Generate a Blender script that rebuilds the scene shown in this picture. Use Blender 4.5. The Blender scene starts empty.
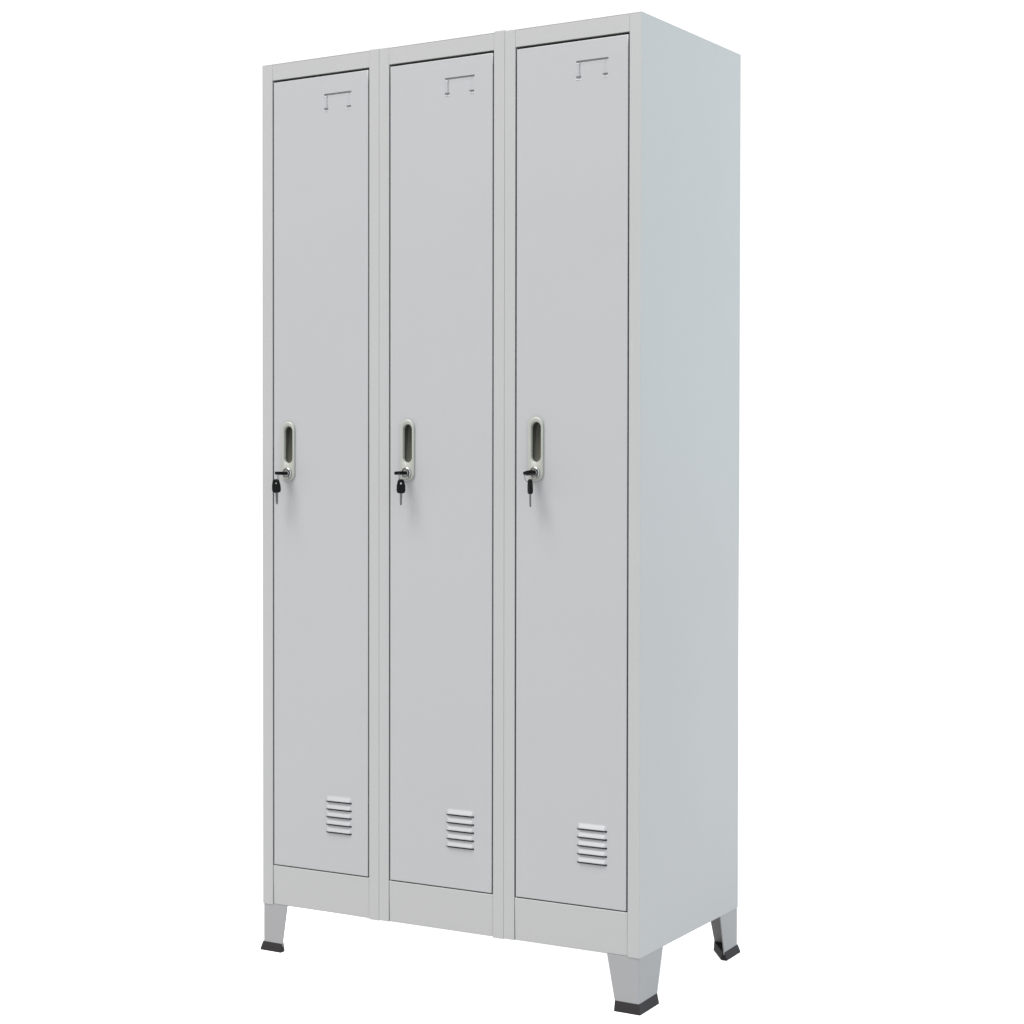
import bpy, bmesh, math
from mathutils import Vector, Matrix
S = bpy.context.scene
C = S.collection
PI = math.pi
# ------------------------------------------------------------------ dimensions
W, D, H = 0.900, 0.4585, 1.8837       # width, depth, height of the cabinet
ZB = 0.0963                           # underside of the body
DB, DT = 0.1817, 1.8478               # centres of the gaps below / above the doors
POST = 0.0245                         # visible width of one front post
LEAN = .0187                          # the body stands a touch higher at the back
def floor_z(x, y): return -.0036 - .0082*x + .0425*y   # the floor is not quite level; the legs reach down to it

# ------------------------------------------------------------------ materials
def principled(name, col, rough=.5, metal=0., spec=.5, coat=0., bump=None, var=0.):
    m = bpy.data.materials.new(name); m.use_nodes = True
    nt = m.node_tree; b = nt.nodes['Principled BSDF']
    b.inputs['Base Color'].default_value = (*col, 1)
    b.inputs['Roughness'].default_value = rough
    b.inputs['Metallic'].default_value = metal
    b.inputs['Specular IOR Level'].default_value = spec
    b.inputs['Coat Weight'].default_value = coat
    b.inputs['Coat Roughness'].default_value = .15
    tc = nt.nodes.new('ShaderNodeTexCoord')
    if var:
        n = nt.nodes.new('ShaderNodeTexNoise'); n.inputs['Scale'].default_value = 3.1
        n.inputs['Detail'].default_value = 5
        nt.links.new(tc.outputs['Object'], n.inputs['Vector'])
        r = nt.nodes.new('ShaderNodeMapRange')
        r.inputs['To Min'].default_value = 1 - var; r.inputs['To Max'].default_value = 1 + var
        nt.links.new(n.outputs['Fac'], r.inputs['Value'])
        mx = nt.nodes.new('ShaderNodeVectorMath'); mx.operation = 'SCALE'
        mx.inputs[0].default_value = col
        nt.links.new(r.outputs['Result'], mx.inputs['Scale'])
        nt.links.new(mx.outputs['Vector'], b.inputs['Base Color'])
    if bump:
        prev = None
        for sc, dist, st in bump:
            n = nt.nodes.new('ShaderNodeTexNoise'); n.inputs['Scale'].default_value = sc
            n.inputs['Detail'].default_value = 2
            nt.links.new(tc.outputs['Object'], n.inputs['Vector'])
            bp = nt.nodes.new('ShaderNodeBump'); bp.inputs['Strength'].default_value = st
            bp.inputs['Distance'].default_value = dist
            nt.links.new(n.outputs['Fac'], bp.inputs['Height'])
            if prev: nt.links.new(prev.outputs['Normal'], bp.inputs['Normal'])
            prev = bp
        nt.links.new(prev.outputs['Normal'], b.inputs['Normal'])
    return m

SHEET = [(2.3, .013, .4), (900., .00006, .6)]
M_BODY = principled('grey_powder_coat', (.184, .1805, .1765), .42, spec=.45, bump=SHEET, var=.012)
M_DOOR = principled('grey_powder_coat_door', (.182, .1795, .1805), .42, spec=.45, bump=SHEET, var=.012)
M_LEG = principled('grey_leg_paint', (.141, .1372, .138), .5, spec=.4, bump=[(900., .00006, .6)])
M_INNER = principled('dark_inner_shade', (.03, .03, .03), .8, spec=.1)  # near-black colour stands in for the shade inside the closed cabinet
M_RUB = principled('black_rubber', (.010, .0085, .009), .65, spec=.16)
M_BEZ = principled('ivory_plastic', (.172, .170, .152), .42, spec=.4)
M_REC = principled('olive_grey_plastic', (.030, .029, .020), .5, spec=.25)
M_CHR = principled('chrome', (.24, .24, .23), .2, metal=1.)
M_STEEL = principled('key_steel', (.07, .07, .067), .35, metal=1.)
M_KEY = principled('black_key_plastic', (.0025, .0025, .0025), .5, spec=.05)
M_FLOOR = principled('white_glow_floor', (.35, .35, .35), .8, spec=.0)   # white floor with added glow that washes out the shadow under the cabinet
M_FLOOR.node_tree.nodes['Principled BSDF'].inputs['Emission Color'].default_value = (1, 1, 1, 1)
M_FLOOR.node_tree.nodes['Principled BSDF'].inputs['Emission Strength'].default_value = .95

# ------------------------------------------------------------------ helpers
def finish(name, bm, mat, parent=None, bevel=0., smooth=30, loc=None, lean=True):
    if lean:
        for v in bm.verts: v.co.z += LEAN*v.co.y
    bmesh.ops.remove_doubles(bm, verts=bm.verts, dist=1e-6)
    bmesh.ops.recalc_face_normals(bm, faces=bm.faces)
    me = bpy.data.meshes.new(name); bm.to_mesh(me); bm.free()
    me.materials.append(mat)
    o = bpy.data.objects.new(name, me); C.objects.link(o)
    if parent: o.parent = parent
    if loc: o.location = loc
    me.polygons.foreach_set('use_smooth', [True] * len(me.polygons))
    me.set_sharp_from_angle(angle=math.radians(smooth))
    if bevel:
        m = o.modifiers.new('Bevel', 'BEVEL'); m.width = bevel; m.segments = 3
        m.limit_method = 'ANGLE'; m.angle_limit = math.radians(35)
        m.harden_normals = True
    return o

def empty(name, loc=(0, 0, 0)):
    o = bpy.data.objects.new(name, None); C.objects.link(o); o.location = loc
    o.empty_display_size = .05
    return o

def box(bm, x0, x1, y0, y1, z0, z1):
    vs = [bm.verts.new(p) for p in ((x0,y0,z0),(x1,y0,z0),(x1,y1,z0),(x0,y1,z0),(x0,y0,z1),(x1,y0,z1),(x1,y1,z1),(x0,y1,z1))]
    for f in ((0,3,2,1),(4,5,6,7),(0,1,5,4),(1,2,6,5),(2,3,7,6),(3,0,4,7)):
        bm.faces.new([vs[i] for i in f])

def prism(bm, prof, z0, z1):
    a = [bm.verts.new((x, y, z0)) for x, y in prof]; b = [bm.verts.new((x, y, z1)) for x, y in prof]
    n = len(prof)
    for i in range(n): bm.faces.new((a[i], a[(i+1) % n], b[(i+1) % n], b[i]))
    bm.faces.new(a[::-1]); bm.faces.new(b)

def loft(bm, rings, close_first=False, close_last=False):
    R = [[bm.verts.new(p) for p in r] for r in rings]
    n = len(R[0])
    for r, s in zip(R, R[1:]):
        for i in range(n): bm.faces.new((r[i], r[(i+1) % n], s[(i+1) % n], s[i]))
    if close_first: bm.faces.new(R[0][::-1])
    if close_last: bm.faces.new(R[-1])

def pill(cx, zlo, zhi, r, y, n=12):
    pts = []
    for i in range(n + 1):
        a = PI * i / n; pts.append((cx + r*math.cos(a), y, zhi - r + r*math.sin(a)))
    for i in range(n + 1):
        a = PI + PI * i / n; pts.append((cx + r*math.cos(a), y, zlo + r + r*math.sin(a)))
    return pts

# ------------------------------------------------------------------ locker cabinet
cab = empty('locker_cabinet')
cab['label'] = 'tall light grey steel locker cabinet with three narrow doors, standing on four short black-capped legs'
cab['category'] = 'locker'

# side panels: folded round the front as the outer posts
XL, XR = .0030, .0010                  # the outer sheets stand this far outside the grid of units
def side_profile(x, s):   # s=+1: right side, the outer face at x
    r = .0016; k = 6; t = .0012
    PW = POST + (XR if s > 0 else XL)
    out = [(x - s*PW, .028), (x - s*PW, .0006), (x - s*(PW - .0006), 0)]
    for i in range(k + 1):
        a = i / k * PI / 2
        out.append((x - s*r + s*r*math.sin(a), r - r*math.cos(a)))
    out += [(x, D - .002), (x - s*.0015, D), (x - s*.02, D), (x - s*.02, D - t), (x - s*t, D - t), (x - s*t, .03),
            (x - s*(PW - .004), .03)]
    return out
for x, s in ((-XL, -1), (W + XR, 1)):
    bm = bmesh.new(); prism(bm, side_profile(x, s), ZB, H - .0006)
    finish('side_panel', bm, M_BODY, cab)
# folded lid, sitting just inside the sides with its lip on top
bm = bmesh.new(); box(bm, .0004 - XL, W + XR - .0004, .0004, D - .0004, H - .0006, H + .0012)
finish('top_panel', bm, M_BODY, cab, .0005)
bm = bmesh.new(); box(bm, .0014 - XL, W + XR - .0014, .0305, D - .0014, ZB + .004, ZB + .0055)
finish('bottom_panel', bm, M_BODY, cab)
bm = bmesh.new(); box(bm, .0214, W - .0214, D - .0014, D - .0002, ZB + .001, H - .001)
finish('back_panel', bm, M_BODY, cab)
bm = bmesh.new(); box(bm, .003, W - .003, D - .01, D - .006, ZB + .006, H - .003)
box(bm, .0014, .0024, .0305, D - .012, ZB + .006, H - .003)
box(bm, W - .0024, W - .0014, .0305, D - .012, ZB + .006, H - .003)
finish('inner_lining', bm, M_INNER, cab)
# middle posts (two meet at every partition)
posts = [(.3, -1, .001), (.3, 1, .0005), (.6, -1, .0018), (.6, 1, .0002)]
for x, s, dz in posts:
    bm = bmesh.new()
    x0, x1 = sorted((x + s*.0001, x + s*POST))
    box(bm, x0, x1, 0.0003 if s > 0 else 0, .03, ZB - (.001 if s < 0 else 0), H + .0012 + dz)
    finish('front_post', bm, M_BODY, cab, .0006)
for x in (.3, .6):
    bm = bmesh.new(); box(bm, x - .001, x + .001, .0305, D - .012, ZB + .006, H - .003)
    finish('partition', bm, M_INNER, cab)
for u in range(3):
    a = u*.3 + POST + .0001; b = u*.3 + .3 - POST - .0001
    bm = bmesh.new(); box(bm, a, b, .0004, .028, DT + .0024, H - .0008)
    finish('top_rail', bm, M_BODY, cab, .0006)
    bm = bmesh.new(); box(bm, a, b, .0006, .028, ZB, DB - .0008)
    for v in bm.verts:
        if v.co.y < .01 and v.co.z < ZB + .01: v.co.y += .0016       # the plate kicks back a little
    finish('kick_plate', bm, M_BODY, cab, .0022)
    bm = bmesh.new()                                   # door stop strips, dark behind the gap
    box(bm, a, a + .012, .0295, .031, DB + .01, DT - .01); box(bm, b - .012, b, .0295, .031, DB + .01, DT - .01)
    box(bm, a, b, .0295, .031, DT - .01, DT + .012); box(bm, a, b, .0295, .031, DB - .012, DB + .01)
    finish('door_stop', bm, M_INNER, cab)

# ---- legs: folded L of sheet with tapering flanges and a flared L cap
def leg(x, y, sx, sy):
    """outer corner at (x, y); flanges run inwards: -sx along x, -sy along y"""
    e = .0012; t = .0025
    def P(u, v, z): return (x - sx*u, y - sy*v, z)      # u, v measured inwards
    fw_t, fw_b = (.070, .052) if x > .5 else (.065, .051)
    sw_t, sw_b = (.104, .077) if sy < 0 else (.088, .066)
    if x < .5: sw_t, sw_b = .062, .056
    zt = ZB + .0005; zb_ = .006; fz = floor_z(x, y)
    def settle(bm):
        for v in bm.verts:
            k = min(1, max(0, v.co.z/zt)); v.co.z += fz*(1 - k) + LEAN*v.co.y*k
    bm = bmesh.new()
    def ring(z, fw, sw):
        r = .003; pts = [P(fw, e, z)]
        for i in range(5):
            a = i/4*PI/2
            pts.append(P(e + r - r*math.sin(a), e + r - r*math.cos(a), z))
        pts += [P(e, sw, z), P(e + t, sw, z), P(e + t, e + t, z), P(fw, e + t, z)]
        return pts
    loft(bm, [ring(zb_, fw_b, sw_b), ring(.022, fw_b + .002, sw_b + .003), ring(zt, fw_t, sw_t)], True, True)
    settle(bm)
    o = finish('leg', bm, M_LEG, cab, .0004, lean=False)
    bm = bmesh.new()
    def cap(z, g, th, ext):
        return [P(fw_b + ext, -g, z), P(-g, -g, z), P(-g, sw_b + ext, z), P(th, sw_b + ext, z), P(fw_b + ext, th, z)]
    loft(bm, [cap(.0002, .0038, .009, .0004), cap(.003, .0037, .009, .0004), cap(.0165, -.0001, .006, .0008), cap(.0178, -.0005, .0055, .0006)], True, True)
    settle(bm)
    for v in bm.verts: v.co.z += floor_z(v.co.x, v.co.y) - fz
    finish('rubber_foot', bm, M_RUB, o, .0006, lean=False)
leg(-XL, 0, -1, -1); leg(W + XR, 0, 1, -1); leg(-XL, D, -1, 1); leg(W + XR, D, 1, 1)

# ---- doors
XHS = (.0675, .0712, .0730)
XH = .0712                                   # lock axis from the unit's left edge
BZ0, BZ1, BR = 1.0000, 1.1270, .0178        # bezel
SZ0, SZ1, SR, SX = 1.0385, 1.1165, .0108, .0012  # finger slot
LX0, LX1 = .151, .237; LZ0, LZ1 = DT - .077, DT - .029
VX0, VX1 = .158, .240; VZ0, VZ1 = DB + .078, DB + .164
HX0, HX1, HZ0, HZ1 = XH - .0118, XH + .0134, SZ0 - .002, SZ1 + .002

def grid_patch(bm, prof_fn, xs, nz):
    cols = [[bm.verts.new(p) for p in prof_fn(x)] for x in xs]
    for a, b in zip(cols, cols[1:]):
        for i in range(len(a) - 1): bm.faces.new((a[i], b[i], b[i+1], a[i+1]))

def smooth(t): t = max(0, min(1, t)); return t*t*(3 - 2*t)

def build_door(u, parent):
    XH = XHS[u]; HX0, HX1 = XH - .0118, XH + .0134
    ox = u * .3
    x0, x1 = ox + POST + .0032, ox + .3 - POST - .0032
    z0, z1 = DB + .0012, DT - .0024
    r = .0018
    bm = bmesh.new()
    xs = sorted({x0 + r, x1 - r, ox+HX0, ox+HX1, ox+LX0, ox+LX1, ox+VX0, ox+VX1})
    zs = sorted({z0 + r, z1 - r, HZ0, HZ1, LZ0, LZ1, VZ0, VZ1})
    holes = [(HX0, HX1, HZ0, HZ1), (LX0, LX1, LZ0, LZ1), (VX0, VX1, VZ0, VZ1)]
    G = {(i, j): bm.verts.new((x, 0, z)) for i, x in enumerate(xs) for j, z in enumerate(zs)}
    for i in range(len(xs) - 1):
        for j in range(len(zs) - 1):
            cx, cz = (xs[i] + xs[i+1])/2 - ox, (zs[j] + zs[j+1])/2
            if any(a < cx < b and c < cz < d for a, b, c, d in holes): continue
            bm.faces.new((G[i,j], G[i+1,j], G[i+1,j+1], G[i,j+1]))
    nx, nz = len(xs) - 1, len(zs) - 1
    per = [(i, 0) for i in range(nx)] + [(nx, j) for j in range(nz)] + [(i, nz) for i in range(nx, 0, -1)] + [(0, j) for j in range(nz, 0, -1)]
    prev = [G[p] for p in per]
    steps = [(r*math.sin(a), r - r*math.cos(a)) for a in (PI/8, PI/4, 3*PI/8, PI/2)] + [(r, .018)]
    for off, y in steps:
        cur = []
        for i, j in per:
            dx = -off if i == 0 else (off if i == nx else 0); dz = -off if j == 0 else (off if j == nz else 0)
            cur.append(bm.verts.new((xs[i] + dx, y, zs[j] + dz)))
        for k in range(len(per)):
            bm.faces.new((prev[k], prev[(k+1) % len(per)], cur[(k+1) % len(per)], cur[k]))
        prev = cur
    bm.faces.new(prev)
    door = finish('door', bm, M_DOOR, parent, smooth=180)
    wn = door.modifiers.new('Normals', 'WEIGHTED_NORMAL'); wn.weight = 100; wn.keep_sharp = False
    dm = door.data

    # vent: five pressed louvres
    bm = bmesh.new()
    lv0, lv1 = ox + .1655, ox + .2315
    N = 5; pitch = .0161; ztop = DB + .1555
    cols = [ox + VX0, lv0 - .0014, lv0 - .0005] + [lv0 + .066*k/40 for k in range(41)] + [lv1 + .0005, lv1 + .0014, ox + VX1]
    def vprof(x):
        t = min(smooth((x - lv0)/.006), smooth((lv1 - x)/.006)) if lv0 < x < lv1 else 0
        c = smooth((x - lv0)/.0015)*smooth((lv1 - x)/.0015) if lv0 < x < lv1 else 0
        pts = [(x, 0, VZ1)]
        for k in range(N):
            z = ztop - k*pitch + .0046
            for s, y in ((-.0008, 0), (0, -.0004), (.0015, -.0012), (.0030, -.0021), (.0050, -.0033), (.0070, -.0045), (.0084, -.0051), (.0090, -.0049)):
                pts.append((x, y*t, z - s))
            pts.append((x, -.0034*t, z - .0094)); pts.append((x, .002*t, z - .0090))
            pts.append((x, .012*c*(t**.3 if t > 0 else 0), z - .0088)); pts.append((x, .006*c*(t**.3 if t > 0 else 0), z - .0129))
            pts.append((x, 0, z - .0131))
        pts.append((x, 0, VZ0))
        if c <= 0: pts = [(x, 0, z) for z in sorted((p[2] for p in pts), reverse=True)]
        return pts
    grid_patch(bm, vprof, cols, 0)
    finish('vent', bm, M_DOOR, door, smooth=40)

    # card holder: pressed grooves
    bm = bmesh.new()
    nx_, nz_ = 172, 140
    gx0, gx1 = ox + .1605, ox + .2305            # groove extents
    gt, gb = DT - .0408, DT - .0730
    def seg(px, pz, ax, az, bx, bz):
        dx, dz = bx - ax, bz - az; L = dx*dx + dz*dz
        t = max(0, min(1, ((px - ax)*dx + (pz - az)*dz)/L)); return math.hypot(px - ax - t*dx, pz - az - t*dz)
    V = []
    for j in range(nz_ + 1):
        row = []
        z = LZ0 + (LZ1 - LZ0)*j/nz_
        for i in range(nx_ + 1):
            x = ox + LX0 + (LX1 - LX0)*i/nx_
            y = 0
            # slit of the top: sharp above, a low lip below
            def cut(d, fx, slot, deep, rise, lip, fall):
                if d < -.0004: return 0
                if d < slot: return deep*fx*smooth((d + .0004)/.0007)
                if d < slot + rise: return fx*(deep + (-lip - deep)*smooth((d - slot)/rise))
                return -lip*fx*(1 - smooth((d - slot - rise)/fall))
            fx = smooth((x - gx0)/.0012)*smooth((gx1 - x)/.0012)
            y += cut(gt - z, fx, .0025, .0040, .0012, .0003, .006)
            # faint vertical ridges
            for gx, hgt in ((gx0 + .0078, .0021), (gx1 - .0070, .0009)):
                fz_ = smooth((z - gb)/.002)*smooth((gt - .004 - z)/.002)
                y += fz_*hgt*(math.exp(-((x - gx)/.0013)**2) - .6*math.exp(-((x - gx + .0034)/.0018)**2))
            # two scooped tabs at the foot
            for c in (gx0 + .0050, gx1 - .0070):
                w_ = .0062
                fx = smooth((x - c + w_)/.003)*smooth((c + w_ - x)/.003)
                y += cut(gb + .0028 - z, fx, .0018, .0036, .0052, .0007, .012)
            row.append(bm.verts.new((x, y, z)))
        V.append(row)
    for j in range(nz_):
        for i in range(nx_):
            bm.faces.new((V[j][i], V[j][i+1], V[j+1][i+1], V[j+1][i]))
    finish('card_holder', bm, M_DOOR, door, smooth=60)

    # handle bezel
    cx = ox + XH; n = 12
    bm = bmesh.new()
    sc = cx + SX
    loft(bm, [pill(cx, BZ0, BZ1, BR, .0004), pill(cx, BZ0, BZ1, BR, -.0018), pill(cx, BZ0 + .0006, BZ1 - .0006, BR - .0006, -.0036),
              pill(cx, BZ0 + .002, BZ1 - .002, BR - .002, -.0048), pill(cx, BZ0 + .0036, BZ1 - .0036, BR - .0036, -.0050),
              pill(sc, SZ0 - .0014, SZ1 + .0014, SR + .0014, -.0042), pill(sc, SZ0, SZ1, SR, -.0026), pill(sc, SZ0 + .0002, SZ1 - .0002, SR - .0002, .003)])
    finish('handle', bm, M_BEZ, door, smooth=50)
    bm = bmesh.new()
    loft(bm, [pill(sc, SZ0 + .0002, SZ1 - .0002, SR - .0002, .003), [(x, .0155 - .0095*(SZ1 - z)/(SZ1 - SZ0), z) for x, y, z in pill(sc, SZ0 + .0012, SZ1 - .001, SR - .001, 0)],
              [(x, .0172 - .0100*(SZ1 - z)/(SZ1 - SZ0), z) for x, y, z in pill(sc, SZ0 + .006, SZ1 - .003, SR - .003, 0)]], False, True)
    finish('handle_recess', bm, M_REC, door, smooth=50)
    # lock: collar, stepped barrel with keyway
    zk = 1.0175
    bm = bmesh.new()
    def circ(r, y): return [(cx + r*math.cos(2*PI*k/40), y, zk + r*math.sin(2*PI*k/40)) for k in range(40)]
    loft(bm, [circ(.0118, -.003), circ(.0118, -.0066), circ(.0112, -.0076), circ(.0098, -.0080), circ(.0092, -.0074), circ(.0090, -.0062),
              circ(.0072, -.0062), circ(.0070, -.0098), circ(.0064, -.0106)], False, True)
    finish('lock', bm, M_CHR, door, smooth=50)
    return door
for u in range(3): build_door(u, cab)

# ---- keys (each pair a thing of its own, hanging from its lock)
def key_meshes():
    """key with the bow from z=-.0 down; origin at the hole; blade pointing -z"""
    bm = bmesh.new()
    out = [(-.0062, .0062), (-.0035, .0085), (.0035, .0085), (.0062, .0062), (.0086, -.004), (.0090, -.014), (.0078, -.0185), (.0045, -.0200), (-.0045, -.0200), (-.0078, -.0185), (-.0090, -.014), (-.0086, -.004)]
    hole = [(.0021*math.cos(a), .0021*math.sin(a)) for a in [math.atan2(z, x) for x, z in out]]
    t = .0024
    A = [(x, -t, z) for x, z in out]; B = [(x, t, z) for x, z in out]
    A2 = [(x*.88, -t - .0008, (z + .007)*.9 - .007) for x, z in out]; B2 = [(x*.88, t + .0008, (z + .007)*.9 - .007) for x, z in out]
    h1 = [(x, -t - .0008, z) for x, z in hole]; h2 = [(x, t + .0008, z) for x, z in hole]
    loft(bm, [h1, A2, A, B, B2, h2, h1])
    me1 = bpy.data.meshes.new('key_head'); bmesh.ops.remove_doubles(bm, verts=bm.verts, dist=1e-6)
    bmesh.ops.recalc_face_normals(bm, faces=bm.faces); bm.to_mesh(me1); bm.free(); me1.materials.append(M_KEY)
    bm = bmesh.new()
    prof = [(-.0033, -.0195), (-.0033, -.0420), (-.0012, -.0450), (.0010, -.0432), (.0024, -.0405), (.0016, -.0385), (.0030, -.0365), (.0018, -.0342), (.0031, -.0322), (.0022, -.0300), (.0033, -.0280), (.0033, -.0195)]
    prof = [(x*.8, z) for x, z in prof]
    a = [bm.verts.new((x, -.0011, z)) for x, z in prof]; b = [bm.verts.new((x, .0011, z)) for x, z in prof]
    for i in range(len(prof)): bm.faces.new((a[i], a[(i+1) % len(prof)], b[(i+1) % len(prof)], b[i]))
    bm.faces.new(a[::-1]); bm.faces.new(b)
    me2 = bpy.data.meshes.new('key_blade'); bmesh.ops.recalc_face_normals(bm, faces=bm.faces); bm.to_mesh(me2); bm.free(); me2.materials.append(M_STEEL)
    return me1, me2
ME_H, ME_B = key_meshes()
def ring_mesh(R, r):
    bm = bmesh.new()
    rings = []
    for i in range(33):
        a = 2*PI*i/32
        c = Vector((0, R*math.cos(a), R*math.sin(a)))
        rings.append([tuple(c + r*math.cos(b)*Vector((0, math.cos(a), math.sin(a))) + Vector((r*math.sin(b), 0, 0))) for b in [2*PI*k/10 for k in range(10)]])
    loft(bm, rings)
    bmesh.ops.remove_doubles(bm, verts=bm.verts, dist=1e-6); bmesh.ops.recalc_face_normals(bm, faces=bm.faces)
    me = bpy.data.meshes.new('key_ring'); bm.to_mesh(me); bm.free(); me.materials.append(M_STEEL)
    me.polygons.foreach_set('use_smooth', [True]*len(me.polygons))
    return me
ME_R = ring_mesh(.0096, .00055)
def add_key(parent, M):
    k = bpy.data.objects.new('key_head', ME_H); C.objects.link(k); k.parent = parent; k.matrix_local = M
    b = bpy.data.objects.new('key_blade', ME_B); C.objects.link(b); b.parent = k
    return k
R = math.radians
spec = [  # twist of the inserted key, turn and lean of the hanging one
    (3, 24, -4, 'black-headed keys in the lock of the left door, the spare overlapping the door gap'),
    (-4, 36, -1, 'pair of black-headed keys in the lock of the middle door, the spare hanging face-on'),
    (-16, -42, -1, 'pair of black-headed keys in the lock of the right door, the spare hanging almost edge-on')]
for u, (tw, turn, lean, lab) in enumerate(spec):
    t = empty('key_set', (u*.3 + XHS[u], -.0106, 1.0175 + LEAN*-.0106))
    t['label'] = lab; t['category'] = 'keys'; t['group'] = 'key pairs hanging in the three door locks'
    # inserted: the blade (-z) turned to +y, the head flat (thin in z)
    hd = .0225                                       # hole distance in front of the barrel
    M = Matrix.Translation((0, -hd, 0)) @ Matrix.Rotation(R(tw), 4, 'Y') @ Matrix.Rotation(R(90), 4, 'X')
    add_key(t, M)
    tip = Vector((0, -hd, 0))
    sw = (0, .0035, .0035)[u]
    rc = tip + Vector((sw*.8 - .002*(u == 0), -.0005, -.0082))
    r = bpy.data.objects.new('key_ring', ME_R); C.objects.link(r); r.parent = t
    r.matrix_local = Matrix.Translation(rc) @ Matrix.Rotation(R(28 if u < 2 else -20), 4, 'Z') 
    M2 = Matrix.Translation(rc + Vector((sw - .0036*(u == 0), -.002*(u == 0), -.0128))) @ Matrix.Rotation(R(lean), 4, 'Y') @ Matrix.Rotation(R(turn), 4, 'Z')
    add_key(t, M2)

# ------------------------------------------------------------------ setting
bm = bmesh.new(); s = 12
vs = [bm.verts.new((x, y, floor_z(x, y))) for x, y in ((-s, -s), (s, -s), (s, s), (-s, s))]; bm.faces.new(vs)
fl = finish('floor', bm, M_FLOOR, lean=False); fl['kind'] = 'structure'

# ------------------------------------------------------------------ studio light
w = bpy.data.worlds.new('World'); S.world = w; w.use_nodes = True
nt = w.node_tree; bg = nt.nodes['Background']
tc = nt.nodes.new('ShaderNodeTexCoord'); sep = nt.nodes.new('ShaderNodeSeparateXYZ')
nt.links.new(tc.outputs['Generated'], sep.inputs[0])
mr = nt.nodes.new('ShaderNodeMapRange'); mr.inputs['From Min'].default_value = -.3; mr.inputs['From Max'].default_value = .9
nt.links.new(sep.outputs['X'], mr.inputs['Value'])
mx = nt.nodes.new('ShaderNodeMix'); mx.data_type = 'RGBA'
mx.inputs['A'].default_value = (1.0, 1.0, .995, 1); mx.inputs['B'].default_value = (2.45, 2.80, 3.02, 1)
nt.links.new(mr.outputs['Result'], mx.inputs['Factor'])
nt.links.new(mx.outputs['Result'], bg.inputs['Color'])
bg.inputs['Strength'].default_value = 1.12

def area(name, loc, target, size, power, col):
    l = bpy.data.lights.new(name, 'AREA'); l.shape = 'RECTANGLE'; l.size, l.size_y = size; l.energy = power; l.color = col
    o = bpy.data.objects.new(name, l); C.objects.link(o); o.location = loc
    d = Vector(target) - Vector(loc); o.rotation_euler = d.to_track_quat('-Z', 'Y').to_euler()
    return o
area('overhead_softbox', (-1.9, -6.2, 12.4), (.4, -.1, .9), (6, 6), 3800, (1, .995, .985))

# ------------------------------------------------------------------ camera
cam = bpy.data.cameras.new('camera'); co = bpy.data.objects.new('camera', cam); C.objects.link(co); S.camera = co
F = 1861.853
px, py, pz, ya, pi_, ro = 2.496267, -3.140871, .998705, -.538847, -.015908, .001404
fw = Vector((math.sin(ya)*math.cos(pi_), math.cos(ya)*math.cos(pi_), math.sin(pi_)))
r_ = Vector((math.cos(ya), -math.sin(ya), 0)); u_ = r_.cross(fw)
r2 = r_*math.cos(ro) + u_*math.sin(ro); u2 = u_*math.cos(ro) - r_*math.sin(ro)
co.matrix_world = Matrix(((r2.x, u2.x, -fw.x, px), (r2.y, u2.y, -fw.y, py), (r2.z, u2.z, -fw.z, pz), (0, 0, 0, 1)))
cam.sensor_width = 36; cam.lens = F*36/1024; cam.clip_start = .05; cam.clip_end = 500

S.render.engine = 'CYCLES'
S.view_settings.view_transform = 'Standard'; S.view_settings.look = 'None'
S.view_settings.exposure = 0; S.view_settings.gamma = 1; S.view_settings.use_curve_mapping = False
